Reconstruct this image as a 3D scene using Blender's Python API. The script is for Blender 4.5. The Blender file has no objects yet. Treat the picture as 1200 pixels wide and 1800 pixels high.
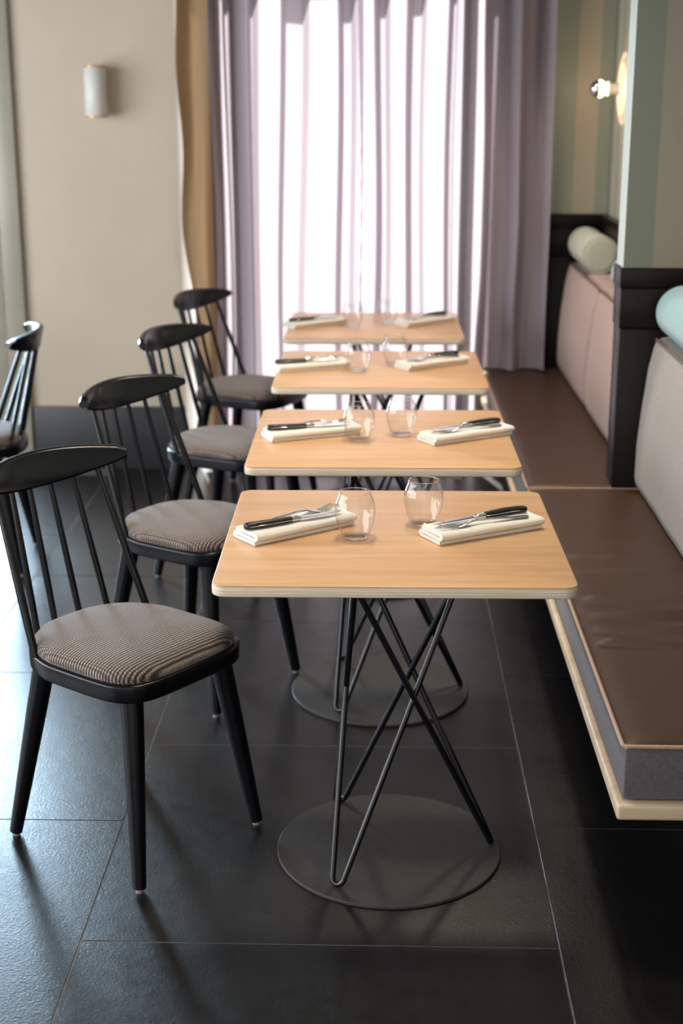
import bpy, bmesh, math, random
from mathutils import Vector, Matrix, noise
random.seed(7)
S = bpy.context.scene
COL = S.collection
PI = math.pi

# ------------------------------------------------------------------ camera
cam_d = bpy.data.cameras.new('camera')
cam = bpy.data.objects.new('camera', cam_d); COL.objects.link(cam)
cam_d.sensor_fit = 'VERTICAL'; cam_d.sensor_height = 36.0; cam_d.lens = 50.0
cam_d.clip_start = 0.05; cam_d.clip_end = 100
cam.location = (0, 0, 1.62)
cam.rotation_euler = (math.radians(90 - 16.2356), 0, math.radians(1.5839))
cam_d.dof.use_dof = True; cam_d.dof.focus_distance = 2.95; cam_d.dof.aperture_fstop = 3.2
S.camera = cam

# ------------------------------------------------------------------ world, sun, daylight
W = bpy.data.worlds.new('world'); S.world = W; W.use_nodes = True
W.node_tree.nodes['Background'].inputs[0].default_value = (1.0, 0.96, 0.91, 1)
W.node_tree.nodes['Background'].inputs[1].default_value = 1.05

def aim(o, d): o.rotation_euler = Vector(d).to_track_quat('-Z', 'Y').to_euler()
sun_d = bpy.data.lights.new('sun', 'SUN'); sun_d.energy = 10.5; sun_d.angle = math.radians(1.2)
sun_d.color = (1.0, 0.97, 0.93)
sun = bpy.data.objects.new('sun', sun_d); COL.objects.link(sun); sun.location = (-2, 10, 6)
aim(sun, (0.25, -1.0, -1.03))
def area(name, loc, d, sx, sy, power, col, spread=180):
    l = bpy.data.lights.new(name, 'AREA'); l.shape = 'RECTANGLE'; l.size = sx; l.size_y = sy
    l.energy = power; l.color = col; l.spread = math.radians(spread)
    o = bpy.data.objects.new(name, l); COL.objects.link(o); o.location = loc; aim(o, d); return o
# daylight entering through the curtained window, the glass door and the side window
area('daylight_window', (-0.24, 6.75, 1.05), (0, -1, 0), 1.3, 2.0, 5, (0.95, 0.97, 1.0))
area('daylight_door', (-2.1, 6.75, 1.1), (0.1, -1, 0), 0.85, 2.0, 230, (0.56, 0.79, 1.0))
area('daylight_side', (-3.9, 2.2, 1.40), (1, 0, 0), 5.4, 1.9, 170, (0.90, 0.95, 1.0))
# assumed warm downlights, added without fixtures to light the tables and far bench
for dx, dy, dp in ((-0.10, 2.85, 66), (0.0, 3.75, 62), (0.32, 5.1, 92)):
    l = bpy.data.lights.new('added_downlight', 'SPOT'); l.energy = dp; l.color = (1.0, 0.86, 0.68); l.spot_size = math.radians(110); l.spot_blend = 0.8; l.shadow_soft_size = 0.12
    o = bpy.data.objects.new('added_downlight', l); COL.objects.link(o); o.location = (dx, dy, 2.70)

S.view_settings.view_transform = 'Standard'; S.view_settings.look = 'None'
S.view_settings.exposure = 0.33; S.view_settings.gamma = 1.0
S.view_settings.use_curve_mapping = False
S.cycles.use_denoising = True
S.cycles.max_bounces = 10; S.cycles.transparent_max_bounces = 16
S.cycles.caustics_reflective = False; S.cycles.caustics_refractive = False
S.cycles.sample_clamp_indirect = 6.0

# ------------------------------------------------------------------ materials
class N:
    def __init__(s, name):
        s.m = bpy.data.materials.new(name); s.m.use_nodes = True
        s.t = s.m.node_tree; s.t.nodes.clear()
        s.out = s.t.nodes.new('ShaderNodeOutputMaterial')
    def n(s, typ, **kw):
        nd = s.t.nodes.new(typ)
        for k, v in kw.items():
            if k.startswith('i_'):
                key = k[2:].replace('_', ' ')
                nd.inputs[key].default_value = v
            else: setattr(nd, k, v)
        return nd
    def l(s, a, b): s.t.links.new(a, b)
    def math(s, op, a, b=None):
        nd = s.n('ShaderNodeMath', operation=op)
        for i, v in enumerate((a, b)):
            if v is None: continue
            if isinstance(v, (int, float)): nd.inputs[i].default_value = v
            else: s.l(v, nd.inputs[i])
        return nd.outputs[0]
    def mixc(s, f, a, b):
        nd = s.n('ShaderNodeMix', data_type='RGBA')
        for k, v in ((0, f), (6, a), (7, b)):
            if isinstance(v, (int, float)): nd.inputs[k].default_value = v
            elif isinstance(v, tuple): nd.inputs[k].default_value = v if len(v) == 4 else v + (1,)
            else: s.l(v, nd.inputs[k])
        return nd.outputs[2]
    def coord(s, scale=(1, 1, 1), loc=(0, 0, 0), rot=(0, 0, 0)):
        tc = s.n('ShaderNodeTexCoord'); mp = s.n('ShaderNodeMapping')
        mp.inputs['Scale'].default_value = scale; mp.inputs['Location'].default_value = loc
        mp.inputs['Rotation'].default_value = rot
        s.l(tc.outputs['Object'], mp.inputs['Vector']); return mp.outputs[0]
    def noise(s, vec, scale, detail=3, rough=0.55):
        nd = s.n('ShaderNodeTexNoise'); nd.inputs['Scale'].default_value = scale
        nd.inputs['Detail'].default_value = detail; nd.inputs['Roughness'].default_value = rough
        s.l(vec, nd.inputs['Vector']); return nd.outputs['Fac']
    def ramp(s, fac, stops):
        nd = s.n('ShaderNodeValToRGB'); e = nd.color_ramp.elements
        while len(e) < len(stops): e.new(0.5)
        for i, (p, c) in enumerate(stops):
            e[i].position = p; e[i].color = c if len(c) == 4 else tuple(c) + (1,)
        s.l(fac, nd.inputs[0]); return nd.outputs[0]
    def bump(s, h, strength=0.2, dist=0.002):
        nd = s.n('ShaderNodeBump'); nd.inputs['Strength'].default_value = strength
        nd.inputs['Distance'].default_value = dist; s.l(h, nd.inputs['Height']); return nd.outputs[0]
    def pbr(s, col, rough=0.5, metal=0.0, normal=None, sheen=0.0, coat=0.0, spec=0.5):
        p = s.n('ShaderNodeBsdfPrincipled')
        for k, v in (('Base Color', col), ('Roughness', rough), ('Metallic', metal)):
            if isinstance(v, (int, float)): p.inputs[k].default_value = v
            elif isinstance(v, tuple): p.inputs[k].default_value = v if len(v) == 4 else v + (1,)
            else: s.l(v, p.inputs[k])
        p.inputs['Sheen Weight'].default_value = sheen; p.inputs['Coat Weight'].default_value = coat
        p.inputs['Specular IOR Level'].default_value = spec
        if normal is not None: s.l(normal, p.inputs['Normal'])
        s.l(p.outputs[0], s.out.inputs[0]); return p

def simple(name, col, rough=0.5, metal=0.0, nscale=0, namp=0.15, bump=0.0, spec=0.5, coat=0.0, sheen=0.0):
    k = N(name); c = k.coord()
    if nscale:
        f = k.noise(c, nscale, 4)
        lo = tuple(v * (1 - namp) for v in col); hi = tuple(min(1, v * (1 + namp)) for v in col)
        cc = k.ramp(f, [(0.3, lo), (0.7, hi)])
        nb = k.bump(f, bump, 0.001) if bump else None
        k.pbr(cc, rough, metal, nb, spec=spec, coat=coat, sheen=sheen)
    else: k.pbr(col, rough, metal, spec=spec, coat=coat, sheen=sheen)
    return k.m

M = {}
M['black_wood'] = simple('black_lacquered_wood', (0.0035, 0.004, 0.0065), 0.23, nscale=14, namp=0.3, spec=0.30)
M['black_metal'] = simple('black_powder_coat', (0.0045, 0.005, 0.008), 0.24, nscale=40, namp=0.2)
M['disc_metal'] = simple('dark_base_plate', (0.046, 0.040, 0.036), 0.55, nscale=60, namp=0.15, bump=0.05)
M['steel'] = simple('brushed_steel', (0.62, 0.60, 0.57), 0.2, 1.0, nscale=30, namp=0.08)
M['knife_black'] = simple('black_knife_handle', (0.012, 0.011, 0.011), 0.35)
M['napkin'] = simple('white_cotton', (0.80, 0.77, 0.71), 0.9, nscale=260, namp=0.06, bump=0.25, sheen=0.2)
M['wall'] = simple('warm_white_paint', (0.64, 0.545, 0.435), 0.38, nscale=2.2, namp=0.05, bump=0.02)
M['beige'] = simple('beige_paint', (0.50, 0.43, 0.35), 0.6, nscale=3, namp=0.05)
M['ceiling'] = simple('dark_ceiling_paint', (0.07, 0.066, 0.06), 0.8, nscale=3, namp=0.03)
M['dado'] = simple('dark_brown_lacquer', (0.010, 0.008, 0.007), 0.32, nscale=6, namp=0.15, spec=0.14)
M['baseboard'] = simple('charcoal_paint', (0.034, 0.035, 0.041), 0.45, nscale=5, namp=0.12)
M['frame'] = simple('grey_frame_paint', (0.42, 0.39, 0.32), 0.35, nscale=4, namp=0.08)
M['window_frame'] = simple('dark_window_frame', (0.10, 0.09, 0.09), 0.5, nscale=4, namp=0.1)
M['mint'] = simple('pale_mint_paint', (0.44, 0.52, 0.50), 0.35, nscale=4, namp=0.05)
M['white_metal'] = simple('white_enamel', (0.80, 0.79, 0.76), 0.4, nscale=12, namp=0.03)
M['copper'] = simple('copper_rim', (0.62, 0.36, 0.16), 0.35, 0.6, nscale=20, namp=0.08)
M['plaster'] = simple('ivory_plaster', (0.82, 0.74, 0.58), 0.5, nscale=30, namp=0.04)
M['bolster_cream'] = simple('cream_wool', (0.40, 0.40, 0.32), 0.95, nscale=220, namp=0.12, bump=0.3, sheen=0.3)
M['bolster_aqua'] = simple('aqua_wool', (0.205, 0.335, 0.345), 0.95, nscale=220, namp=0.14, bump=0.3, sheen=0.3)
M['piping_dark'] = simple('taupe_piping', (0.12, 0.085, 0.075), 0.8, nscale=300, namp=0.15)
M['piping_tan'] = simple('tan_piping', (0.36, 0.24, 0.17), 0.7, nscale=300, namp=0.15)
M['grout'] = simple('pale_grout', (0.17, 0.165, 0.155), 0.9, nscale=60, namp=0.25)
M['glide'] = simple('grey_plastic_glide', (0.28, 0.27, 0.26), 0.5)
M['tan_cloth'] = None

def m_tile():
    k = N('dark_slate_tile'); c = k.coord()
    oi = k.n('ShaderNodeObjectInfo')
    add = k.n('ShaderNodeVectorMath', operation='ADD'); k.l(c, add.inputs[0]); k.l(oi.outputs['Random'], add.inputs[1])
    c = add.outputs[0]
    f1 = k.noise(c, 3.0, 5, 0.6); f2 = k.noise(c, 34, 4, 0.6); f3 = k.noise(c, 170, 3, 0.6)
    mixf = k.math('ADD', k.math('MULTIPLY', f1, 0.6), k.math('MULTIPLY', f2, 0.4))
    col = k.ramp(mixf, [(0.30, (0.0030, 0.0028, 0.0027)), (0.52, (0.0055, 0.0051, 0.0048)), (0.74, (0.0115, 0.0105, 0.0098))])
    rgh = k.ramp(k.math('ADD', k.math('MULTIPLY', f1, 0.5), k.math('MULTIPLY', f2, 0.5)), [(0.15, (0.46,) * 3), (0.85, (0.20,) * 3)])
    h = k.math('ADD', k.math('MULTIPLY', f2, 0.25), k.math('MULTIPLY', f3, 0.6))
    k.pbr(col, rgh, 0.0, k.bump(h, 0.40, 0.0024), spec=0.68)
    return k.m
M['tile'] = m_tile()

def m_oak(name, c0, c1, c2, rough):
    k = N(name); oi = k.n('ShaderNodeObjectInfo')
    c = k.coord((1.0, 1, 1))
    add = k.n('ShaderNodeVectorMath', operation='ADD'); k.l(c, add.inputs[0]); k.l(oi.outputs['Location'], add.inputs[1])
    mp = k.n('ShaderNodeMapping'); mp.inputs['Scale'].default_value = (1.3, 16, 16); k.l(add.outputs[0], mp.inputs[0])
    f = k.noise(mp.outputs[0], 1.6, 5, 0.6)
    mp2 = k.n('ShaderNodeMapping'); mp2.inputs['Scale'].default_value = (6, 160, 160); k.l(add.outputs[0], mp2.inputs[0])
    g = k.noise(mp2.outputs[0], 1.0, 3, 0.6)
    ff = k.math('ADD', k.math('MULTIPLY', f, 0.75), k.math('MULTIPLY', g, 0.25))
    col = k.ramp(ff, [(0.33, c0), (0.5, c1), (0.68, c2)])
    k.pbr(col, rough, 0, k.bump(g, 0.05, 0.0006), spec=0.4)
    return k.m
M['oak'] = m_oak('oak_veneer', (0.50, 0.285, 0.145), (0.60, 0.36, 0.19), (0.66, 0.42, 0.24), 0.36)
M['pale_wood'] = m_oak('pale_ash_rail', (0.42, 0.31, 0.20), (0.55, 0.42, 0.29), (0.62, 0.50, 0.36), 0.4)

def m_ply():
    k = N('plywood_edge'); c = k.coord((1, 1, 1))
    sep = k.n('ShaderNodeSeparateXYZ'); k.l(c, sep.inputs[0])
    s = k.math('SINE', k.math('MULTIPLY', sep.outputs[2], 2 * PI / 0.0055))
    f = k.noise(k.coord((4, 4, 200)), 3, 3)
    ff = k.math('ADD', k.math('MULTIPLY', s, 0.18), f)
    col = k.ramp(ff, [(0.3, (0.58, 0.47, 0.35)), (0.7, (0.78, 0.69, 0.57))])
    k.pbr(col, 0.5); return k.m
M['ply'] = m_ply()

def m_rib():
    k = N('ribbed_tweed'); c = k.coord()
    sep = k.n('ShaderNodeSeparateXYZ'); k.l(c, sep.inputs[0])
    wob = k.math('MULTIPLY', k.noise(c, 22, 2), 0.004)
    xx = k.math('ADD', sep.outputs[0], wob)
    rib = k.math('SINE', k.math('MULTIPLY', xx, 2 * PI / 0.0078))
    dot = k.math('SINE', k.math('MULTIPLY', sep.outputs[1], 2 * PI / 0.0062))
    rib01 = k.math('ADD', k.math('MULTIPLY', rib, 0.5), 0.5)
    dot01 = k.math('ADD', k.math('MULTIPLY', dot, 0.25), 0.75)
    fz = k.noise(c, 380, 2)
    f = k.math('MULTIPLY', k.math('MULTIPLY', rib01, dot01), k.math('ADD', fz, 0.5))
    big = k.noise(c, 9, 3)
    f = k.math('ADD', f, k.math('MULTIPLY', k.math('SUBTRACT', big, 0.5), 0.25))
    col = k.ramp(f, [(0.12, (0.022, 0.016, 0.014)), (0.45, (0.115, 0.083, 0.070)), (0.85, (0.38, 0.31, 0.265))])
    h = k.math('MULTIPLY', rib01, dot01)
    k.pbr(col, 0.92, 0, k.bump(h, 0.6, 0.0022), sheen=0.25); return k.m
M['rib'] = m_rib()

def m_fabric(name, col, wscale=900, sheen=0.2, rough=0.85, amp=0.18, spec=0.4):
    k = N(name); c = k.coord()
    sep = k.n('ShaderNodeSeparateXYZ'); k.l(c, sep.inputs[0])
    w1 = k.math('SINE', k.math('MULTIPLY', k.math('ADD', sep.outputs[0], sep.outputs[2]), wscale * 1.7))
    w2 = k.math('SINE', k.math('MULTIPLY', k.math('ADD', sep.outputs[1], sep.outputs[2]), wscale * 1.7))
    w = k.math('MULTIPLY', w1, w2)
    f = k.math('ADD', k.math('MULTIPLY', w, 0.2), k.noise(c, 120, 4))
    lo = tuple(v * (1 - amp) for v in col); hi = tuple(v * (1 + amp) for v in col)
    cc = k.ramp(f, [(0.3, lo), (0.7, hi)])
    k.pbr(cc, rough, 0, k.bump(f, 0.25, 0.0008), sheen=sheen, spec=spec); return k.m
M['seat_brown'] = m_fabric('brown_seat_cloth', (0.050, 0.0255, 0.0165), rough=0.45, sheen=0.0, spec=0.30)
M['seat_grey'] = m_fabric('lilac_grey_boxing', (0.086, 0.077, 0.087))
M['back_pink'] = m_fabric('dusty_pink_cloth', (0.345, 0.235, 0.212))
M['back_grey'] = m_fabric('pale_grey_cloth', (0.24, 0.215, 0.198))

def m_curtain(name, dif, tra, mixf):
    k = N(name); c = k.coord()
    sep = k.n('ShaderNodeSeparateXYZ'); k.l(c, sep.inputs[0])
    nx = k.noise(k.coord((700, 700, 12)), 1.0, 2); nz = k.noise(k.coord((12, 12, 520)), 1.0, 2)
    f = k.math('MULTIPLY', k.math('ADD', nx, nz), 0.5)
    v = k.ramp(f, [(0.3, (0.86,) * 3), (0.7, (1.0,) * 3)])
    mul = lambda col: k.mixc_mul(v, col)
    def mm(col):
        nd = k.n('ShaderNodeMix', data_type='RGBA', blend_type='MULTIPLY'); nd.inputs[0].default_value = 1.0
        k.l(v, nd.inputs[6]); nd.inputs[7].default_value = col + (1,); return nd.outputs[2]
    d = k.n('ShaderNodeBsdfDiffuse'); t = k.n('ShaderNodeBsdfTranslucent'); mx = k.n('ShaderNodeMixShader')
    k.l(mm(dif), d.inputs[0]); k.l(mm(tra), t.inputs[0]); mx.inputs[0].default_value = mixf
    k.l(d.outputs[0], mx.inputs[1]); k.l(t.outputs[0], mx.inputs[2]); k.l(mx.outputs[0], k.out.inputs[0])
    return k.m
M['curtain'] = m_curtain('mauve_voile', (0.33, 0.265, 0.31), (0.60, 0.545, 0.60), 0.64)
M['drape'] = m_curtain('mauve_drape', (0.34, 0.295, 0.335), (0.40, 0.34, 0.38), 0.25)
M['tan_cloth'] = m_curtain('tan_linen', (0.42, 0.28, 0.165), (0.34, 0.20, 0.10), 0.12)

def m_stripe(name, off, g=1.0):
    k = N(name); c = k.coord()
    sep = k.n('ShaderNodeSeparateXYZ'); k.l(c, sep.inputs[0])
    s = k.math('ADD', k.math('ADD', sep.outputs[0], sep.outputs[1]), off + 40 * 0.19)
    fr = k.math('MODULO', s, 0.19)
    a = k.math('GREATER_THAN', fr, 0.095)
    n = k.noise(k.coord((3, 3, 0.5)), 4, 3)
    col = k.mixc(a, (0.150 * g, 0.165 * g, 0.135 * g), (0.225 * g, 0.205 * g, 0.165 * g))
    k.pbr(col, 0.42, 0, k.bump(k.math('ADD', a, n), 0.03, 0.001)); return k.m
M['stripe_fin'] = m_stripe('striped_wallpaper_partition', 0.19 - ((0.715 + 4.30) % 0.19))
M['stripe_end_glow'] = m_stripe('striped_wallpaper_end_lamp_glow', 0.19 - ((0.735 + 6.36) % 0.19), 2.0)  # lighter copy of the partition paper, the wall lamp's glow put into its colours

def m_thin_glass():
    k = N('thin_clear_glass')
    tr = k.n('ShaderNodeBsdfTransparent'); tr.inputs[0].default_value = (0.985, 0.985, 0.985, 1)
    gl = k.n('ShaderNodeBsdfGlossy'); gl.inputs['Roughness'].default_value = 0.02
    lw = k.n('ShaderNodeLayerWeight'); lw.inputs['Blend'].default_value = 0.5
    fac = k.math('ADD', k.math('MULTIPLY', k.math('POWER', lw.outputs['Facing'], 4.0), 0.96), 0.034)
    mx = k.n('ShaderNodeMixShader'); k.l(fac, mx.inputs[0]); k.l(tr.outputs[0], mx.inputs[1]); k.l(gl.outputs[0], mx.inputs[2])
    k.l(mx.outputs[0], k.out.inputs[0]); return k.m
M['thin_glass'] = m_thin_glass()
def m_glass():
    k = N('solid_clear_glass'); g = k.n('ShaderNodeBsdfGlass'); g.inputs['IOR'].default_value = 1.48; g.inputs['Roughness'].default_value = 0.0
    tr = k.n('ShaderNodeBsdfTransparent'); mx = k.n('ShaderNodeMixShader'); mx.inputs[0].default_value = 0.55
    k.l(g.outputs[0], mx.inputs[1]); k.l(tr.outputs[0], mx.inputs[2]); k.l(mx.outputs[0], k.out.inputs[0]); return k.m
M['glass'] = m_glass()
def m_emit(name, col, s):
    k = N(name); e = k.n('ShaderNodeEmission'); e.inputs[0].default_value = col + (1,); e.inputs[1].default_value = s
    k.l(e.outputs[0], k.out.inputs[0]); return k.m
M['bulb'] = m_emit('glowing_bulb', (1.0, 0.72, 0.40), 36.0)
M['mirror'] = simple('mirrored_cap', (0.80, 0.79, 0.78), 0.12, 1.0)

# ------------------------------------------------------------------ mesh helpers
def finish(name, bm, mat, parent=None, smooth=40):
    bmesh.ops.recalc_face_normals(bm, faces=bm.faces[:])
    me = bpy.data.meshes.new(name); bm.to_mesh(me); bm.free()
    mats = mat if isinstance(mat, list) else [mat]
    for m in mats: me.materials.append(M[m])
    if smooth:
        me.shade_smooth(); me.set_sharp_from_angle(angle=math.radians(smooth))
    o = bpy.data.objects.new(name, me); COL.objects.link(o)
    if parent is not None: o.parent = parent
    return o
def tag(o, label=None, cat=None, group=None, kind=None):
    if label: o['label'] = label
    if cat: o['category'] = cat
    if group: o['group'] = group
    if kind: o['kind'] = kind
    return o
def empty(name, loc=(0, 0, 0), rz=0.0):
    o = bpy.data.objects.new(name, None); COL.objects.link(o); o.empty_display_size = 0.1
    o.location = loc; o.rotation_euler = (0, 0, rz); return o
def copy_tree(o, parent=None):
    c = o.copy(); COL.objects.link(c); c.parent = parent
    for ch in o.children: copy_tree(ch, c)
    return c
def box(bm, x0, x1, y0, y1, z0, z1, r=0.0, seg=2):
    t = bmesh.new()
    bmesh.ops.create_cube(t, size=1.0)
    for v in t.verts:
        v.co = Vector(((x0 + x1) / 2 + v.co.x * (x1 - x0), (y0 + y1) / 2 + v.co.y * (y1 - y0), (z0 + z1) / 2 + v.co.z * (z1 - z0)))
    if r > 0:
        bmesh.ops.bevel(t, geom=t.edges[:], offset=r, segments=seg, profile=0.5, affect='EDGES', clamp_overlap=True)
    merge(bm, t)
def merge(bm, t):
    vm = {v: bm.verts.new(v.co) for v in t.verts}
    for f in t.faces:
        try: bm.faces.new([vm[v] for v in f.verts]).material_index = f.material_index
        except ValueError: pass
    t.free()
def rings(bm, rs, closed_u=True, cap=True, closed_v=False):
    R = [[bm.verts.new(p) for p in r] for r in rs]
    n = len(R[0]); m = len(R)
    for i in range(m if closed_v else m - 1):
        a, b = R[i], R[(i + 1) % m]
        for j in range(n if closed_u else n - 1):
            k = (j + 1) % n
            bm.faces.new((a[j], a[k], b[k], b[j]))
    if cap and closed_u and not closed_v:
        bm.faces.new(R[0][::-1]); bm.faces.new(R[-1])
    return R
def tube(bm, pts, rad, seg=12, cap=True):
    P = [Vector(p) for p in pts]; rs = []
    rad = rad if isinstance(rad, (list, tuple)) else [rad] * len(P)
    prev = None
    for i, p in enumerate(P):
        d = (P[min(i + 1, len(P) - 1)] - P[max(i - 1, 0)]).normalized()
        if prev is None:
            ref = Vector((0, 0, 1)) if abs(d.z) < 0.9 else Vector((1, 0, 0))
            a = d.cross(ref).normalized()
        else:
            a = (prev - d * prev.dot(d)).normalized()
        prev = a; b = d.cross(a)
        rs.append([p + (a * math.cos(2 * PI * j / seg) + b * math.sin(2 * PI * j / seg)) * rad[i] for j in range(seg)])
    rings(bm, rs, cap=cap)
def lathe(bm, prof, seg=40, axis='Z', org=(0, 0, 0), cap=True):
    o = Vector(org); rs = []
    for r, h in prof:
        ring = []
        for j in range(seg):
            a = 2 * PI * j / seg; c, s = r * math.cos(a), r * math.sin(a)
            ring.append(o + (Vector((c, s, h)) if axis == 'Z' else Vector((-h, c, s)) if axis == 'X' else Vector((c, h, s))))
        rs.append(ring)
    rings(bm, rs, cap=cap)
def slab(bm, outline, z0, z1, r, seg=3):
    """closed outline (list of (x,y)) extruded with rounded top and bottom edges"""
    c = Vector((sum(p[0] for p in outline) / len(outline), sum(p[1] for p in outline) / len(outline)))
    n = len(outline); nor = []
    for i in range(n):
        a = Vector(outline[i - 1]); b = Vector(outline[(i + 1) % n]); d = (b - a).normalized(); q = Vector((d.y, -d.x))
        if q.dot(Vector(outline[i]) - c) < 0: q = -q
        nor.append(q)
    rs = []
    for s in range(seg + 1):
        a = PI / 2 * s / seg; ins = r * (1 - math.sin(a)); z = z0 + r * (1 - math.cos(a))
        rs.append([(outline[i][0] - nor[i].x * ins, outline[i][1] - nor[i].y * ins, z) for i in range(n)])
    for s in range(seg + 1):
        a = PI / 2 * s / seg; ins = r * (1 - math.cos(a)); z = z1 - r * (1 - math.sin(a))
        rs.append([(outline[i][0] - nor[i].x * ins, outline[i][1] - nor[i].y * ins, z) for i in range(n)])
    rings(bm, rs)
def rrect(w, d, r, seg=6):
    pts = []
    for cx, cy, a0 in ((w / 2 - r, d / 2 - r, 0), (-w / 2 + r, d / 2 - r, 90), (-w / 2 + r, -d / 2 + r, 180), (w / 2 - r, -d / 2 + r, 270)):
        for s in range(seg + 1):
            a = math.radians(a0 + 90 * s / seg); pts.append((cx + r * math.cos(a), cy + r * math.sin(a)))
    return pts
def sm(a, b, x):
    t = max(0.0, min(1.0, (x - a) / (b - a))); return t * t * (3 - 2 * t)

# ------------------------------------------------------------------ the setting
YB = 6.25          # face of the painted back wall
YW = 6.40          # face of the wall right of the window
ZC = 2.75
bm = bmesh.new(); box(bm, -3.8, 1.25, -1.5, 6.9, -0.12, -0.0012)
floor = tag(finish('floor', bm, 'grout', smooth=0), 'dark slate floor of large staggered tiles', kind='structure')
colx = [-3.69, -3.07, -2.12, -1.21, -0.59, 0.363, 1.20]
row0 = [2.55, 2.95, 2.50, 2.970, 2.478, 2.964]
tile_mesh = {}
for ci in range(6):
    x0, x1 = colx[ci], colx[ci + 1]; L = 0.905 if ci != 3 else 0.88
    if ci not in tile_mesh:
        bm = bmesh.new(); g = 0.0016
        w = (x1 - x0) / 2 - g; d = L / 2 - g
        box(bm, -w, w, -d, d, -0.010, 0.0, 0.0006, 1)
        bmesh.ops.recalc_face_normals(bm, faces=bm.faces[:])
        me = bpy.data.meshes.new('tile'); bm.to_mesh(me); bm.free(); me.materials.append(M['tile']); tile_mesh[ci] = me
    for k in range(-5, 6):
        ya = row0[ci] + k * L
        if ya + L > 6.85 or ya < -1.5: continue
        o = bpy.data.objects.new('tile', tile_mesh[ci]); COL.objects.link(o); o.parent = floor
        o.location = ((x0 + x1) / 2, ya + L / 2, 0.0)

# back wall: three piers and the heads above door and window
def struct(name, boxes, mat, label, r=0.0):
    bm = bmesh.new()
    for b in boxes: box(bm, *b, r=r)
    return tag(finish(name, bm, mat, smooth=0 if r == 0 else 40), label, kind='structure')
struct('wall_back', [(-3.8, -2.62, YB, YB + 0.25, 0, ZC), (-1.565, -0.872, YB, YB + 0.25, 0, ZC), (-2.62, -1.565, YB, YB + 0.25, 2.22, ZC),
                     (-0.872, 0.430, YB + 0.15, YB + 0.3, 2.29, ZC)], 'wall', 'warm white painted back wall beside the window')
struct('wall_back_corner', [(0.430, 1.25, YW, YW + 0.2, 0, ZC)], 'beige', 'beige wall behind the gathered curtain')
struct('wall_left', [(-3.8, -3.65, -1.5, -0.6, 0, ZC), (-3.8, -3.65, 5.0, 6.5, 0, ZC), (-3.8, -3.65, -0.6, 5.0, 0, 0.4), (-3.8, -3.65, -0.6, 5.0, 2.4, ZC)],
       'wall', 'painted side wall with a wide window opening')
struct('ceiling', [(-3.8, 1.25, 0.4, 6.9, ZC, ZC + 0.1)], 'ceiling', 'plain dark ceiling')
bb = struct('baseboard_back', [(-1.56, -0.875, YB - 0.018, YB - 0.0005, 0.0, 0.288)], 'baseboard', 'tall charcoal baseboard on the back wall', r=0.003)

# window behind the curtains
win = tag(empty('window_1', (0, 0, 0)), 'tall window behind the mauve curtains', kind='structure')
for x0, x1 in ((-0.790, -0.712), (-0.668, -0.596), (0.332, 0.378)):  # leftmost post is added to cast the dark band on the curtain
    bm = bmesh.new(); box(bm, x0, x1, 6.335, 6.40, 0.0, 2.29, 0.004); finish('window_post', bm, 'window_frame', win)
bm = bmesh.new(); box(bm, -0.627, 0.304, 6.37, 6.42, 0.0, 0.10, 0.004); finish('bottom_rail', bm, 'window_frame', win)
for x0, x1 in ((-0.625, -0.165), (-0.160, 0.302)):
    bm = bmesh.new(); box(bm, x0, x1, 6.392, 6.398, 0.10, 2.29); finish('pane', bm, 'thin_glass', win, 0)

# glass door at the left of the back wall
door = tag(empty('door_1', (0, 0, 0)), 'grey framed glass door at the left edge', kind='structure')
bm = bmesh.new(); box(bm, -1.655, -1.566, YB - 0.03, YB + 0.12, 0.0, 2.22, 0.006); box(bm, -2.62, -2.53, YB - 0.03, YB + 0.12, 0.0, 2.22, 0.006); box(bm, -2.53, -1.655, YB - 0.03, YB + 0.12, 2.14, 2.22, 0.006)
finish('door_frame', bm, 'frame', door)
bm = bmesh.new(); box(bm, -1.765, -1.663, YB + 0.0, YB + 0.05, 0.02, 2.13, 0.005); box(bm, -2.52, -2.42, YB + 0.0, YB + 0.05, 0.02, 2.13, 0.005)
box(bm, -2.42, -1.765, YB, YB + 0.05, 0.02, 0.16, 0.005); box(bm, -2.42, -1.765, YB, YB + 0.05, 2.03, 2.13, 0.005)
leaf = finish('door_leaf', bm, 'frame', door)
bm = bmesh.new(); box(bm, -2.42, -1.765, YB + 0.022, YB + 0.028, 0.16, 2.03); finish('pane', bm, 'thin_glass', leaf, 0)
bm = bmesh.new(); tube(bm, [(-1.70, YB - 0.002, 1.06), (-1.70, YB - 0.05, 1.06), (-1.72, YB - 0.058, 1.06), (-1.82, YB - 0.058, 1.055)], [0.011, 0.010, 0.010, 0.009])
box(bm, -1.725, -1.675, YB - 0.008, YB, 0.96, 1.12, 0.003); finish('door_handle', bm, 'black_metal', leaf)

# right side: striped wall, partition fin, end return, dado boards
XR = 0.985
struct('wall_right', [(XR, 1.25, -1.5, YW, 0, ZC)], 'stripe_end_glow', 'striped wallpaper wall behind the banquette')
def dado(parent, x0, x1, y0, y1, name='dado_board'):
    for a, b, e in ((0.0, 0.950, 0.0), (0.953, 1.072, 0.004), (1.075, 1.132, 0.008)):
        bm = bmesh.new(); box(bm, x0 - e, x1, y0 - e, y1 + (e if y1 < 6 else 0), a, b, 0.0025); finish(name, bm, 'dado', parent)
fin = tag(empty('wall_partition', (0, 0, 0)), 'partition fin between the two banquette bays, dark below and mint striped above', kind='structure')
dado(fin, 0.722, XR - 0.001, 4.30, 4.42)
bm = bmesh.new(); box(bm, 0.722, XR - 0.001, 4.302, 4.42, 1.133, ZC - 0.001); 
for f in bm.faces:
    bm.normal_update()
    f.material_index = 1 if f.normal.x < -0.5 else 0
finish('upper_panel', bm, ['stripe_fin', 'mint'], fin, 0)
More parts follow.
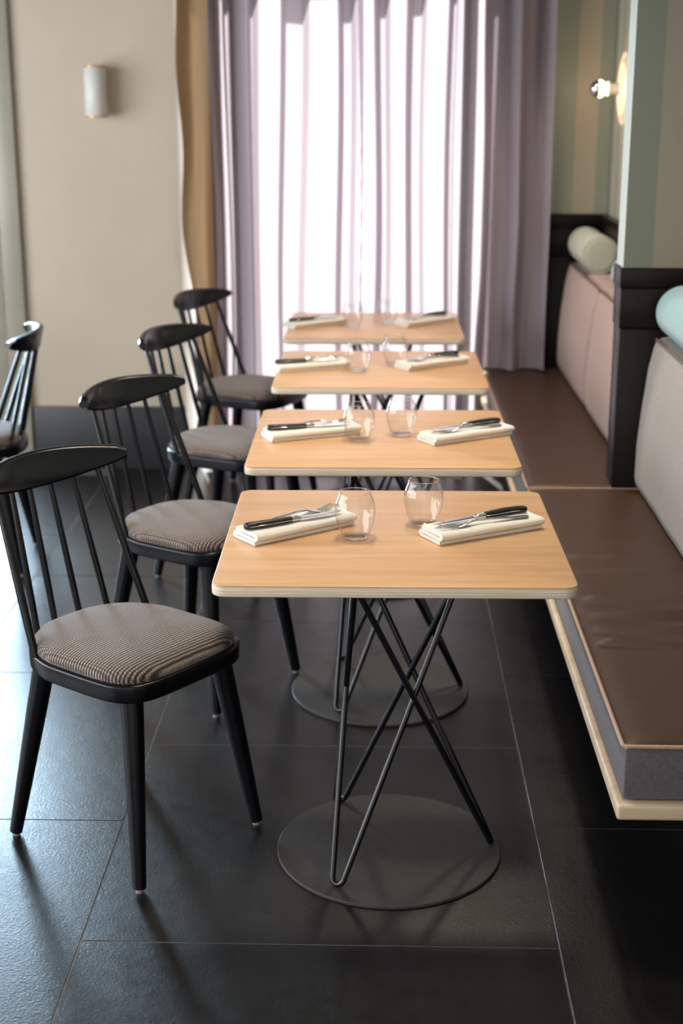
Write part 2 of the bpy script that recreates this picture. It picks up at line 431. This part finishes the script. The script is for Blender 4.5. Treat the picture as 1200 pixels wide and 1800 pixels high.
endw = tag(empty('wall_end', (0, 0, 0)), 'far end return of the banquette, dark boards under striped wallpaper', kind='structure')
dado(endw, 0.728, XR - 0.002, 6.345, YW - 0.001)
bm = bmesh.new(); box(bm, 0.728, XR - 0.001, 6.36, YW - 0.001, 1.133, ZC - 0.001)
bm.normal_update()
for f in bm.faces: f.material_index = 1 if f.normal.x < -0.5 else 0
finish('upper_panel', bm, ['stripe_end_glow', 'mint'], endw, 0)
rd = tag(empty('trim_1', (0, 0, 0)), 'dark dado boards along the banquette wall', kind='structure')
for y0, y1 in ((4.43, 6.335), (1.6, 4.29)):
    for a, b, e in ((0.0, 0.950, 0.0), (0.953, 1.072, 0.004), (1.075, 1.132, 0.008)):
        bm = bmesh.new(); box(bm, XR - 0.025 - e, XR - 0.0005, y0, y1, a, b, 0.0025); finish('dado_board', bm, 'dado', rd)

# ------------------------------------------------------------------ curtains
def fold_profile(edges, w=0.018):
    """edges: list of (xa, xb) bulges towards the room -> function of x in 0..1"""
    def f(x):
        v = 0.0
        for a, b in edges: v = max(v, sm(a - w, a + w, x) * (1 - sm(b - w, b + w, x)))
        return v
    return f
def curtain(name, x0, x1, z0, z1, fy, fx, mat, label, nx=260, nz=60):
    bm = bmesh.new(); rs = []
    for j in range(nz + 1):
        z = z0 + (z1 - z0) * j / nz; r = []
        for i in range(nx + 1):
            x = x0 + (x1 - x0) * i / nx
            r.append((fx(x, z), fy(x, z), z))
        rs.append(r)
    rings(bm, rs, closed_u=False, cap=False)
    o = finish(name, bm, mat, smooth=180)
    return tag(o, label, 'curtain', 'curtains on the back wall')
u2x = lambda u: -0.59 + (u - 425) * 0.002387
eL = [(u2x(372), u2x(379)), (u2x(398), u2x(404)), (u2x(440), u2x(449)), (u2x(497), u2x(536)), (u2x(597), u2x(622))]
eR = [(u2x(664), u2x(684)), (u2x(722), u2x(747)), (u2x(793), u2x(799))]
fL = fold_profile(eL); fR = fold_profile(eR)
def fxw(seed):
    return lambda x, z: x + 0.022 * (noise.noise((x * 2.6 + seed, z * 0.6, 1.7)) ) * (2.1 - z) + 0.006 * math.sin(z * 2.2 + x * 9)
def lower(x, z): return 0.02 * (1 - sm(0, 1.1, z)) * noise.noise((x * 7, z * 2.2, 4.0))
curtain('voile_curtain', -0.735, -0.078, 0.015, 2.6, lambda x, z: 6.285 - 0.105 * fL(x) - 0.008 * math.sin(x * 17) - lower(x, z) - 0.006 * noise.noise((x * 6, z * 1.3, 3)),
        fxw(0), 'curtain', 'bright mauve voile curtain left of the crumpled meeting edge', 300, 70)
crump = lambda x, z: 0.010 * math.sin(z * 46 + x * 60) * sm(0.4, 0.9, z) * (1 - sm(1.35, 1.6, z)) * (1 - sm(-0.10, -0.03, x))
curtain('voile_curtain', -0.112, 0.428, 0.015, 2.6, lambda x, z: 6.315 - 0.105 * fR(x) - 0.008 * math.sin(x * 15 + 1) - lower(x + 3, z) - crump(x, z),
        fxw(5), 'curtain', 'bright mauve voile curtain right of the crumpled meeting edge', 240, 90)
def gx(x, z):
    t = (x - 0.424) / 0.29
    return x - 0.028 * (1 - t) * sm(1.2, 0.45, z) - 0.0 + 0.010 * math.sin(z * 2.1) * (1 - t) + 0.004 * noise.noise((x * 9, z * 2, 0))
def gy(x, z):
    t = (x - 0.424) / 0.29
    return 6.21 - 0.042 * math.sin(t * 12.5 + 0.5 * math.sin(z * 1.6) + 1.0) - 0.016 * math.sin(t * 25 + z * 1.1) - 0.01 * noise.noise((x * 12, z * 2.4, 9)) * (2.4 - z)
curtain('gathered_curtain', 0.424, 0.712, 0.475, 2.6, gy, gx, 'drape', 'dark mauve gathered curtain hanging behind the far bench seat', 220, 60)
def ty(x, z): return 6.195 - 0.018 * math.sin(x * 40 + math.sin(z * 2.3)) - 0.01 * noise.noise((x * 8, z * 3, 6))
def tx(x, z):
    t = (x + 0.865) / 0.15
    return x + (1 - t) * (0.010 * math.sin(z * 4.1) + 0.010 * math.sin(z * 9.3 + 1) + 0.034 * (2 - z))
curtain('linen_curtain', -0.868, -0.722, 0.015, 2.6, ty, tx, 'tan_cloth', 'narrow tan linen curtain with a wavy edge next to the white wall', 60, 90)

# ------------------------------------------------------------------ banquette
def bench(y0, y1, label, wrinkle, pipe_mat):
    root = empty('banquette_bench', (0.72, (y0 + y1) / 2, 0)); ox, oy = 0.72, (y0 + y1) / 2
    tag(root, label, 'bench', 'banquette benches')
    def fin_(name, bm, mat, par, s=40):
        bmesh.ops.translate(bm, verts=bm.verts[:], vec=(-ox, -oy, 0)); return finish(name, bm, mat, par, s)
    bm = bmesh.new()
    box(bm, 0.455, 0.487, y0 + 0.02, y1, 0.30, 0.333, 0.007, 3); box(bm, 0.4551, 0.955, y0, y0 + 0.032, 0.30, 0.333, 0.007, 3)
    fin_('base_rail', bm, 'pale_wood', root)
    bm = bmesh.new(); box(bm, 0.488, 0.955, y0 + 0.034, y1 - 0.002, 0.302, 0.326); fin_('base_board', bm, 'dado', root, 0)
    bm = bmesh.new(); box(bm, 0.78, 0.955, y0 + 0.55, y1 - 0.05, 0.0005, 0.30); fin_('plinth', bm, 'dado', root, 0)
    # cushion: boxed sides and a top panel of its own
    cx0, cx1, cy0, cy1 = 0.462, 0.955, y0 + 0.012, y1 - 0.006
    bm = bmesh.new(); nx, ny = 6, 60
    def side(x, y): return 0.004 * noise.noise((x * 9, y * 9, 2.0))
    box(bm, cx0 + 0.004, cx1, cy0 + 0.004, cy1 - 0.004, 0.334, 0.447, 0.010, 2)
    cush = fin_('seat_cushion', bm, 'seat_grey', root)
    bm = bmesh.new(); nx, ny = 40, 220; rs = []
    for j in range(ny + 1):
        y = cy0 + (cy1 - cy0) * j / ny; r = []
        for i in range(nx + 1):
            x = cx0 + (cx1 - cx0) * i / nx
            ex = min(x - cx0, 0.06) / 0.06; ey = min(y - cy0, cy1 - y, 0.05) / 0.05
            e = math.sqrt(max(0, 1 - (1 - min(ex, 1)) ** 2)) * math.sqrt(max(0, 1 - (1 - min(ey, 1)) ** 2))
            z = 0.447 + 0.014 * e + 0.002 * noise.noise((x * 4, y * 3, 1))
            for yc, amp, sp in wrinkle:
                q = (y - yc + 0.05 * (x - 0.46) ** 2 * 0 + 0.012 * math.sin(x * 9 + yc * 7)) / sp
                z += 1.9 * amp * math.exp(-q * q) * sm(cx0 + 0.005, cx0 + 0.06, x) * (1 - sm(0.74, 0.79, x)) * (0.6 + 0.4 * math.sin(x * 11 + yc * 20))
            r.append((x, y, z))
        rs.append(r)
    low = [[(p[0], p[1], 0.444) for p in r] for r in rs]
    R = rings(bm, rs, closed_u=False, cap=False)
    fin_('top_panel', bm, 'seat_brown', cush, 180)
    bm = bmesh.new()
    tube(bm, [(cx1 - 0.002, cy1, 0.449), (cx0 + 0.006, cy1, 0.449), (cx0, cy1 - 0.006, 0.449), (cx0, (cy0 + cy1) / 2, 0.449), (cx0, cy0 + 0.006, 0.449), (cx0 + 0.006, cy0, 0.449), (cx1 - 0.002, cy0, 0.449)], 0.0042, 8)
    fin_('piping', bm, pipe_mat, cush)
    return root
wr = [(2.95, -0.004, 0.012), (2.98, 0.005, 0.014), (3.03, -0.005, 0.012), (3.07, 0.005, 0.016), (3.12, -0.004, 0.012), (3.16, 0.004, 0.016), (3.22, -0.003, 0.012), (3.27, 0.0035, 0.016), (3.36, 0.003, 0.018), (3.46, 0.003, 0.02), (3.58, 0.003, 0.02), (3.72, 0.0025, 0.025)]
bench(2.445, 4.285, 'near brown upholstered banquette bench with pale wooden rail', wr, 'piping_tan')
bench(4.29, 6.335, 'far brown upholstered banquette bench running to the curtain', [(4.9, 0.001, 0.05)], 'piping_tan')

def back_cushion(y0, y1, mat, pipe, label):
    ox, oy, oz = 0.86, (y0 + y1) / 2, 0.462
    o_ = empty('back_cushion', (ox, oy, oz)); tag(o_, label, 'cushion', 'banquette back cushions')
    # grid over the front and top: profile from bottom front up over to the back
    prof = [(0.955, 0.4685), (0.800, 0.4685), (0.790, 0.474), (0.786, 0.50), (0.788, 0.60), (0.797, 0.72), (0.810, 0.84), (0.822, 0.905), (0.830, 0.922), (0.845, 0.930), (0.88, 0.934), (0.955, 0.934)]
    bm = bmesh.new(); ny = 50; rs = []
    for j in range(ny + 1):
        y = y0 + (y1 - y0) * j / ny
        e = min(y - y0, y1 - y); k = math.sqrt(max(0, 1 - (1 - min(e / 0.025, 1)) ** 2))
        r = []
        for (x, z) in prof:
            bul = 0.012 * math.sin(PI * min(1, max(0, (z - 0.46) / 0.47))) * math.sin(PI * (y - y0) / (y1 - y0)) ** 0.5
            xx = x - (bul if x < 0.9 else 0) + 0.002 * noise.noise((y * 6, z * 6, x))
            cxm, czm = 0.90, 0.70
            xx = 0.955 + (xx - 0.955) * (0.86 + 0.14 * k); zz = z if z < 0.5 else z - 0.010 * (1 - k)
            r.append((xx - ox, y - oy, zz - oz))
        rs.append(r)
    rings(bm, rs, closed_u=True, cap=True)
    finish('cushion_body', bm, mat, o_, 60)
    bm = bmesh.new()
    tube(bm, [(0.829 - ox, y0 + 0.008 - oy, 0.915 - oz), (0.826 - ox, y0 + 0.03 - oy, 0.926 - oz), (0.825 - ox, 0, 0.927 - oz), (0.826 - ox, y1 - 0.03 - oy, 0.926 - oz), (0.829 - ox, y1 - 0.008 - oy, 0.915 - oz)], 0.004, 8)
    finish('piping', bm, pipe, o_)
    return o_
back_cushion(5.425, 6.335, 'back_pink', 'piping_dark', 'dusty pink back cushion under the cream bolster at the far end')
back_cushion(4.435, 5.420, 'back_pink', 'piping_dark', 'dusty pink back cushion just behind the dark partition')
back_cushion(3.30, 4.285, 'back_grey', 'piping_dark', 'pale grey back cushion in front of the dark partition')

def bolster(x, yc, L, mat, label, r=0.074, rz=0.0, z=None):
    z = 0.936 + r if z is None else z
    o_ = empty('bolster_cushion', (x, yc, z), rz); tag(o_, label, 'cushion', 'bolster cushions')
    prof = [(0.0005, -L / 2), (r * 0.7, -L / 2 - 0.003), (r * 0.93, -L / 2), (r * 0.985, -L / 2 + 0.006)]
    n = 14
    for i in range(1, n): prof.append((r * (1 + 0.012 * math.sin(PI * i / n)), -L / 2 + 0.006 + (L - 0.012) * i / n))
    prof += [(r * 0.985, L / 2 - 0.006), (r * 0.93, L / 2), (r * 0.7, L / 2 + 0.003), (0.0005, L / 2)]
    bm = bmesh.new(); lathe(bm, prof, 40, 'Y'); finish('bolster_body', bm, mat, o_, 60)
    for s in (-1, 1):
        bm = bmesh.new()
        tube(bm, [(r * 0.975 * math.cos(a), s * (L / 2 - 0.002), r * 0.975 * math.sin(a)) for a in [2 * PI * i / 40 for i in range(41)]], 0.003, 6, cap=False)
        finish('seam_piping', bm, mat, o_)
    return o_
bolster(0.885, 6.06, 0.46, 'bolster_cream', 'cream bolster cushion on the far pink back cushion')
bolster(0.905, 4.98, 0.46, 'bolster_aqua', 'pale aqua bolster peeking out behind the dark partition')
bolster(0.888, 3.98, 0.46, 'bolster_aqua', 'pale aqua bolster on the grey back cushion at the right edge', r=0.078)

# ------------------------------------------------------------------ tables
def make_table():
    root = empty('cafe_table')
    w, d = 0.692, 0.682
    bm = bmesh.new(); slab(bm, rrect(w, d, 0.028), 0.718, 0.7385, 0.004); top = finish('tabletop', bm, 'ply', root, 50)
    bm = bmesh.new(); slab(bm, rrect(w - 0.002, d - 0.002, 0.027), 0.7380, 0.7415, 0.0014, 2); finish('veneer', bm, 'oak', top, 50)
    bm = bmesh.new(); lathe(bm, [(0.0005, 0.0), (0.249, 0.0), (0.250, 0.001), (0.250, 0.0055), (0.2485, 0.007), (0.0005, 0.0072)], 72)
    finish('base_disc', bm, 'disc_metal', root)
    for q in range(3):
        ph = math.radians(-120 + 120 * q); ba, br = ((-122.8, 0.236), (3.7, 0.260), (119.3, 0.262))[q]; ba = math.radians(ba)
        b = Vector((br * math.cos(ba), br * math.sin(ba), 0))
        ends = []
        for s in (-1, 1):
            a = ph + s * math.radians(125); ends.append(Vector((0.172 * math.cos(a), 0.172 * math.sin(a), 0.717)))
        # hairpin: down one rod, round a bend of 14 mm radius, up the other
        apex = b + Vector((0, 0, -0.036))
        for _ in range(3):
            d0 = (ends[0] - apex).normalized(); d1 = (ends[1] - apex).normalized(); half = d0.angle(d1) / 2
            bis = (d0 + d1).normalized(); rr = 0.014; cen = apex + bis * (rr / math.sin(half))
            zlow = cen.z - rr * bis.z; apex.z += 0.0140 - zlow
        side_ = (d0 - bis * d0.dot(bis)).normalized(); pts = [ends[0]]
        sweep = PI / 2 - half
        for i in range(13):
            t = sweep * (1 - 2 * i / 12)
            pts.append(cen - bis * rr * math.cos(t) + side_ * rr * math.sin(t))
        pts.append(ends[1])
        bm = bmesh.new(); tube(bm, pts, 0.0068, 12); finish('hairpin_leg', bm, 'black_metal', root, 60)
    bm = bmesh.new(); lathe(bm, [(0.0005, 0.7125), (0.190, 0.7125), (0.190, 0.7175), (0.0005, 0.7175)], 40); finish('mounting_plate', bm, 'black_metal', root)
    return root
TP = [(0.027, 2.858, 0.5), (0.006, 3.752, 0.4), (-0.002, 4.762, 0.3), (-0.026, 5.715, 0.3)]
TN = ['nearest', 'second nearest', 'third', 'farthest']
TW = ['with its round base disc in full view', 'right behind the nearest one', 'between the second table and the curtain-side one', 'right in front of the bright curtain']
tproto = make_table(); tables = []
for i, (x, y, a) in enumerate(TP):
    o = tproto if i == 0 else copy_tree(tproto)
    o.location = (x, y, 0); o.rotation_euler = (0, 0, math.radians(a))
    tag(o, TN[i] + ' square oak cafe table ' + TW[i], 'table', 'cafe tables in a row'); tables.append(o)

# ------------------------------------------------------------------ chairs
def seat_outline(inset=0.0, n=72):
    pts = []
    for i in range(n):
        a = 2 * PI * i / n; c, s = math.cos(a), math.sin(a)
        e = 4.6 if c > 0 else 2.4
        A = (0.205 if c > 0 else 0.218) - inset; B = 0.196 - inset
        # blend exponents on the sides so the outline stays smooth
        t = sm(-0.35, 0.35, c); e = 2.4 + (4.6 - 2.4) * t
        pts.append((A * math.copysign(abs(c) ** (2 / e), c), B * math.copysign(abs(s) ** (2 / e), s)))
    return pts
def make_chair():
    root = empty('spindle_chair')
    bm = bmesh.new(); slab(bm, seat_outline(), 0.418, 0.458, 0.006); finish('seat_frame', bm, 'black_wood', root, 50)
    # cushion dome
    out = seat_outline(0.011); bm = bmesh.new(); rs = []
    prof = [(1.0, 0.456), (1.012, 0.464), (1.005, 0.473), (0.97, 0.482), (0.90, 0.4885), (0.75, 0.4945), (0.5, 0.4985), (0.25, 0.500), (0.02, 0.5005)]
    for k, z in prof: rs.append([(p[0] * k + 0.012 * (1 - k) * 0, p[1] * k, z) for p in out])
    rings(bm, rs); finish('seat_cushion', bm, 'rib', root, 80)
    for sx, sy in ((1, 1), (1, -1), (-1, 1), (-1, -1)):
        t = Vector((0.146 if sx > 0 else -0.128, 0.135 * sy, 0.420)); f = Vector((0.200 * sx, 0.188 * sy, 0.010))
        pts = [t, t.lerp(f, 0.3), t.lerp(f, 0.7), f]
        bm = bmesh.new(); tube(bm, pts, [0.0245, 0.0225, 0.0182, 0.0146], 20); leg = finish('leg', bm, 'black_wood', root, 50)
        bm = bmesh.new(); lathe(bm, [(0.0005, 0.0), (0.0085, 0.0), (0.009, 0.001), (0.009, 0.0105), (0.0005, 0.0105)], 14, org=(f.x, f.y, 0)); finish('glide', bm, 'glide', leg)
    # crest rail
    def crest(t):
        x = -0.272 + 0.072 * t * t; y = 0.212 * t
        zt = 0.854 - 0.016 * t * t; zb = 0.775 + 0.036 * abs(t) ** 2.0
        e = sm(0.90, 1.0, abs(t)); zt -= 0.005 * e; zb += 0.003 * e
        return x, y, zt, zb
    bm = bmesh.new(); rs = []; n = 48
    for i in range(n + 1):
        t = -1 + 2 * i / n; x, y, zt, zb = crest(t)
        dx = 2 * 0.072 * t / 0.212; nv = Vector((1, -dx, 0)).normalized()
        th = 0.0115 + 0.002 * abs(t) ; r = 0.006; ring = []
        for (a, c) in ((-1, 0), (1, 0), (1, 1), (-1, 1)):
            pass
        zs = [(zb, -th + r), (zb, th - r), (zb + r, th), (zt - r, th), (zt, th - r), (zt, -th + r), (zt - r, -th), (zb + r, -th)]
        for z, o in zs:
            lean = -(z - 0.785) * 0.22
            ring.append((x + nv.x * o + lean, y + nv.y * o, z))
        rs.append(ring)
    rings(bm, rs); finish('crest_rail', bm, 'black_wood', root, 45)
    for s in (-1, 1):
        for yb, xb, yt, r in ((0.172, -0.112, 0.146, 0.0088), (0.107, -0.176, 0.089, 0.0075), (0.037, -0.197, 0.030, 0.0075)):
            x, y, zt, zb = crest(yt / 0.212)
            zc = zb + 0.012
            p0 = Vector((xb, yb * s, 0.455)); p1 = Vector((x - (zc - 0.785) * 0.22, yt * s, zc))
            bm = bmesh.new(); tube(bm, [p0, p0.lerp(p1, 0.35), p0.lerp(p1, 0.7), p1], [r * 1.0, r * 1.05, r * 0.95, r * 0.82], 12)
            finish('spindle', bm, 'black_wood', root, 60)
    return root
CP = [(-0.552, 2.932, -36.3), (-0.511, 3.821, -31.8), (-0.517, 4.814, -25.0), (-0.539, 5.790, -24.3), (-1.475, 4.89, 185.0)]
CL = ['nearest black spindle-back chair, turned towards the camera at the left', 'black spindle-back chair at the second nearest table',
      'black spindle-back chair at the third table, third in the row', 'farthest black spindle-back chair, next to the curtains',
      'black spindle-back chair facing away at the left edge of the picture']
cproto = make_chair()
for i, (x, y, a) in enumerate(CP):
    o = cproto if i == 0 else copy_tree(cproto)
    o.location = (x, y, 0); o.rotation_euler = (0, 0, math.radians(a))
    tag(o, CL[i], 'chair', 'black spindle chairs')

# ------------------------------------------------------------------ table settings
def make_glass():
    root = empty('stemless_glass')
    H = 0.100
    pts = [(0.0235, 0.000), (0.0272, 0.004), (0.0318, 0.015), (0.0362, 0.027), (0.0400, 0.041), (0.0422, 0.054), (0.0424, 0.065), (0.0404, 0.077), (0.0366, 0.087), (0.0334, 0.0938), (0.0322, 0.0995)]
    # solid foot of the glass
    bm = bmesh.new(); lathe(bm, [(0.0005, 0.0006), (0.0215, 0.0006), (0.0240, 0.002), (0.0268, 0.0052), (0.0276, 0.0076), (0.021, 0.0088), (0.010, 0.0118), (0.0005, 0.0125)], 36)
    finish('glass_foot', bm, 'glass', root, 60)
    bm = bmesh.new()
    outer = [(r, h) for r, h in pts[1:]]; outer[0] = (0.0283, 0.0080)
    inner = [(r - 0.0012, h) for r, h in outer][::-1]
    lathe(bm, outer + [(0.0316, 0.1002)] + inner, 48, cap=False); finish('bowl', bm, 'thin_glass', root, 80)
    bm = bmesh.new(); tube(bm, [(0.0316 * math.cos(a), 0.0316 * math.sin(a), 0.1001) for a in [2 * PI * i / 48 for i in range(49)]], 0.0007, 6, cap=False); finish('rim', bm, 'glass', root, 60)
    return root
def make_napkin(L=0.255, Wd=0.072):
    root = empty('folded_napkin')
    th = 0.0076; gap = 0.0086; hw = Wd / 2
    path = [(-hw, 0.0042)]
    nl = 3
    z = 0.0042; s = 1
    for k in range(nl):
        for i in range(1, 9): path.append((-hw * s + 2 * hw * s * i / 8 if k else -hw + 2 * hw * i / 8, z))
        if k < nl - 1:
            for a in (45, 90, 135): path.append((hw * s + s * gap / 2 * math.sin(math.radians(a)), z + gap / 2 * (1 - math.cos(math.radians(a)))))
            z += gap; s = -s
    # ribbon cross-section extruded along the length
    n = len(path); nl_ = 24; bm = bmesh.new(); rs = []
    for q in range(nl_ + 1):
        u = -L / 2 + L * q / nl_; up, dn = [], []
        for i, (v, z) in enumerate(path):
            a = Vector(path[max(i - 1, 0)]); b = Vector(path[min(i + 1, n - 1)]); d = (b - a).normalized(); nn = Vector((-d.y, d.x))
            wob = 0.0016 * noise.noise((u * 22, v * 16, z * 90)); zz = max(z + wob * (z / 0.021), 0.0039)
            sk = 0.004 * noise.noise((u * 5, z * 130, 3)) + (z * 0.25 if False else 0)
            flop = 1 + 0.05 * noise.noise((u * 7, 0, z * 60))
            for lst, s_ in ((up, 1), (dn, -1)):
                lst.append((u + sk, v * flop + nn.x * s_ * th / 2, zz + nn.y * s_ * th / 2 * 0.98))
        rs.append(up + dn[::-1])
    rings(bm, rs); bm2 = bm
    lo = min(v.co.z for v in bm.verts)
    bmesh.ops.translate(bm, verts=bm.verts[:], vec=(0, 0, -lo + 0.0004))
    finish('napkin_cloth', bm, 'napkin', root, 60)
    return root
def make_knife():
    root = empty('steak_knife')
    def loft(secs, nseg=12):
        bm = bmesh.new(); rs = []
        for x, y, w, z0, z1 in secs:
            rs.append([(x, y + w / 2 * math.copysign(abs(math.cos(a)) ** 0.6, math.cos(a)), (z0 + z1) / 2 + (z1 - z0) / 2 * math.copysign(abs(math.sin(a)) ** 0.7, math.sin(a))) for a in [2 * PI * i / nseg for i in range(nseg)]])
        rings(bm, rs); return bm
    h = loft([(-0.118, 0.0045, 0.012, 0.001, 0.012), (-0.114, 0.004, 0.018, 0, 0.0135), (-0.095, 0.001, 0.0185, 0, 0.0145), (-0.06, -0.002, 0.0165, 0, 0.0145), (-0.03, -0.0015, 0.0150, 0.0005, 0.0135), (-0.012, 0, 0.0150, 0.001, 0.013)])
    ho = finish('handle', h, 'knife_black', root, 60)
    finish('bolster', loft([(-0.0119, 0, 0.0155, 0.001, 0.0132), (0.006, 0, 0.0150, 0.0015, 0.0125), (0.012, 0.0, 0.011, 0.004, 0.009)]), 'steel', root, 50)
    finish('blade', loft([(0.0121, 0.0, 0.013, 0.0055, 0.0078), (0.03, -0.001, 0.0175, 0.0057, 0.0075), (0.07, -0.001, 0.0180, 0.0058, 0.0074), (0.10, 0.001, 0.013, 0.006, 0.0072), (0.118, 0.005, 0.003, 0.0063, 0.0069)]), 'steel', root, 40)
    bm = bmesh.new(); box(bm, -0.112, -0.014, -0.0102, 0.0106, 0.0060, 0.0080, 0.0006, 1)
    finish('tang', bm, 'steel', ho)
    for x in (-0.095, -0.06, -0.026):
        bm = bmesh.new(); lathe(bm, [(0.0005, 0.0120), (0.0019, 0.0120), (0.0019, 0.0149), (0.0005, 0.0151)], 10, org=(x, -0.001, 0)); finish('rivet', bm, 'steel', ho)
    return root
def make_fork():
    root = empty('table_fork')
    def strip(secs, name):
        bm = bmesh.new(); rs = []
        for x, y, w, z, t in secs:
            rs.append([(x, y - w / 2, z), (x, y - w / 2 * 0.6, z + t), (x, y + w / 2 * 0.6, z + t), (x, y + w / 2, z), (x, y + w / 2 * 0.6, z - t * 0.6), (x, y - w / 2 * 0.6, z - t * 0.6)])
        rings(bm, rs); finish(name, bm, 'steel', root, 50)
    strip([(-0.108, 0, 0.010, 0.0020, 0.0012), (-0.10, 0, 0.0165, 0.0020, 0.0014), (-0.07, 0, 0.0125, 0.0030, 0.0016), (-0.02, 0, 0.0070, 0.0070, 0.0022), (0.015, 0, 0.0062, 0.0095, 0.0024), (0.032, 0, 0.010, 0.0085, 0.0018), (0.044, 0, 0.020, 0.0058, 0.0013), (0.056, 0, 0.0245, 0.0035, 0.0011), (0.066, 0, 0.0250, 0.0022, 0.0010)], 'fork_handle')
    for k in range(4):
        y = (k - 1.5) * 0.0068
        strip([(0.0655, y, 0.0046, 0.0022, 0.0010), (0.080, y, 0.0038, 0.0020, 0.0010), (0.095, y * 0.97, 0.0030, 0.0045, 0.0009), (0.108, y * 0.93, 0.0018, 0.0090, 0.0007)], 'tine')
    return root
G0, N0, K0, F0 = make_glass(), make_napkin(), make_knife(), make_fork()
ZT = 0.7417
# per table: glass left, glass right, napkin left (x, y, deg), napkin right
SET = [((-0.077, -0.036), (0.067, 0.063), (-0.202, 0.010, 38.5), (0.190, 0.012, 30.0)),
       ((-0.062, -0.055), (0.052, 0.015), (-0.190, 0.002, 24.5), (0.226, -0.010, 32.5)),
       ((-0.073, -0.065), (0.050, 0.065), (-0.232, -0.018, 24.0), (0.180, 0.050, 36.0)),
       ((-0.085, -0.053), (0.054, 0.040), (-0.235, -0.020, 38.0), (0.208, 0.045, 40.0))]
used = set()
def inst(p, loc, rz, label, cat, group):
    o = p if p.name not in used else copy_tree(p)
    used.add(p.name); o.location = loc; o.rotation_euler = (0, 0, rz); return tag(o, label, cat, group)
ON = ['nearest table', 'second nearest table', 'third table from the camera', 'farthest table by the curtain']
for i, ((tx_, ty_, ta), (gl, gr, nl, nr)) in enumerate(zip(TP, SET)):
    for g, side in ((gl, 'left'), (gr, 'right')):
        inst(G0, (tx_ + g[0], ty_ + g[1], ZT), 0, f'clear stemless glass, the {side} one of two on the {ON[i]}', 'glass', 'stemless glasses')
    for (nx_, ny_, na), side in ((nl, 'chair'), (nr, 'bench')):
        a = math.radians(na); c, s = math.cos(a), math.sin(a)
        cx, cy = tx_ + nx_, ty_ + ny_; zt = ZT + 0.0262
        P = lambda u, v: (cx + u * c - v * s, cy + u * s + v * c)
        inst(N0, (cx, cy, ZT), a, f'folded white napkin on the {side} side of the {ON[i]}', 'napkin', 'folded napkins')
        if side == 'chair':
            x, y = P(-0.010, -0.013); inst(K0, (x, y, zt), a - math.radians(5), f'black handled knife on the chair side napkin of the {ON[i]}', 'knife', 'steak knives')
            x, y = P(0.005, 0.017); inst(F0, (x, y, zt), a + math.radians(2), f'steel fork on the chair side napkin of the {ON[i]}', 'fork', 'table forks')
        else:
            x, y = P(0.000, 0.012); inst(K0, (x, y, zt), a + PI + math.radians(2), f'black handled knife on the bench side napkin of the {ON[i]}', 'knife', 'steak knives')
            x, y = P(-0.008, -0.017); inst(F0, (x, y, zt), a + PI - math.radians(3), f'steel fork on the bench side napkin of the {ON[i]}', 'fork', 'table forks')

# ------------------------------------------------------------------ wall fittings
sc = empty('wall_sconce', (-1.20, YB, 1.645)); tag(sc, 'white cylinder wall sconce with copper rims on the back wall', 'sconce')
bm = bmesh.new(); lathe(bm, [(0.044, -0.098), (0.045, -0.097), (0.045, 0.097), (0.044, 0.098), (0.040, 0.098), (0.040, -0.098)], 40, org=(0, -0.075, 0), cap=False)
rings_close = None
finish('shade', bm, 'white_metal', sc, 50)
for s in (-1, 1):
    bm = bmesh.new(); lathe(bm, [(0.0005, s * 0.0985), (0.0455, s * 0.0985), (0.0460, s * 0.1000), (0.0455, s * 0.1035), (0.0005, s * 0.1035)], 40, org=(0, -0.075, 0)); finish('rim', bm, 'copper', sc, 40)
bm = bmesh.new(); box(bm, -0.022, 0.022, -0.034, -0.0005, -0.05, 0.05, 0.004); finish('wall_mount', bm, 'white_metal', sc)

lamp = empty('wall_lamp', (XR, 6.02, 1.655)); tag(lamp, 'lit wall lamp with ivory plaster rose and half-mirrored bulb', 'lamp')
bm = bmesh.new()
lathe(bm, [(0.0005, 0.0005), (0.150, 0.0005), (0.152, 0.006), (0.146, 0.013), (0.136, 0.016), (0.128, 0.012), (0.120, 0.013), (0.112, 0.021), (0.100, 0.024), (0.090, 0.019), (0.080, 0.018), (0.060, 0.022), (0.045, 0.030), (0.030, 0.033), (0.0005, 0.033)], 56, 'X')
finish('plaster_rose', bm, 'plaster', lamp, 50)
bm = bmesh.new(); lathe(bm, [(0.0005, 0.030), (0.021, 0.030), (0.021, 0.068), (0.0005, 0.068)], 28, 'X'); finish('socket', bm, 'plaster', lamp)
bm = bmesh.new(); lathe(bm, [(0.0005, 0.067), (0.026, 0.067), (0.028, 0.070), (0.028, 0.076), (0.026, 0.079), (0.0005, 0.079)], 28, 'X'); finish('collar', bm, 'plaster', lamp)
cxb, rb = 0.116, 0.034
prof = [(0.0005, 0.078), (0.014, 0.079), (0.016, 0.088)] + [(rb * math.sin(a), cxb - rb * math.cos(a)) for a in [math.radians(d) for d in range(32, 92, 6)]] + [(0.0005, cxb + 0.004)]
bm = bmesh.new(); lathe(bm, prof, 32, 'X'); bulb = finish('bulb', bm, 'bulb', lamp, 80)
rb2 = rb * 1.01
bm = bmesh.new(); lathe(bm, [(rb2 * math.sin(a), cxb - rb2 * math.cos(a)) for a in [math.radians(d) for d in range(84, 180, 8)]] + [(0.0005, cxb + rb2)], 32, 'X', cap=False); finish('mirror_cap', bm, 'mirror', bulb, 80)
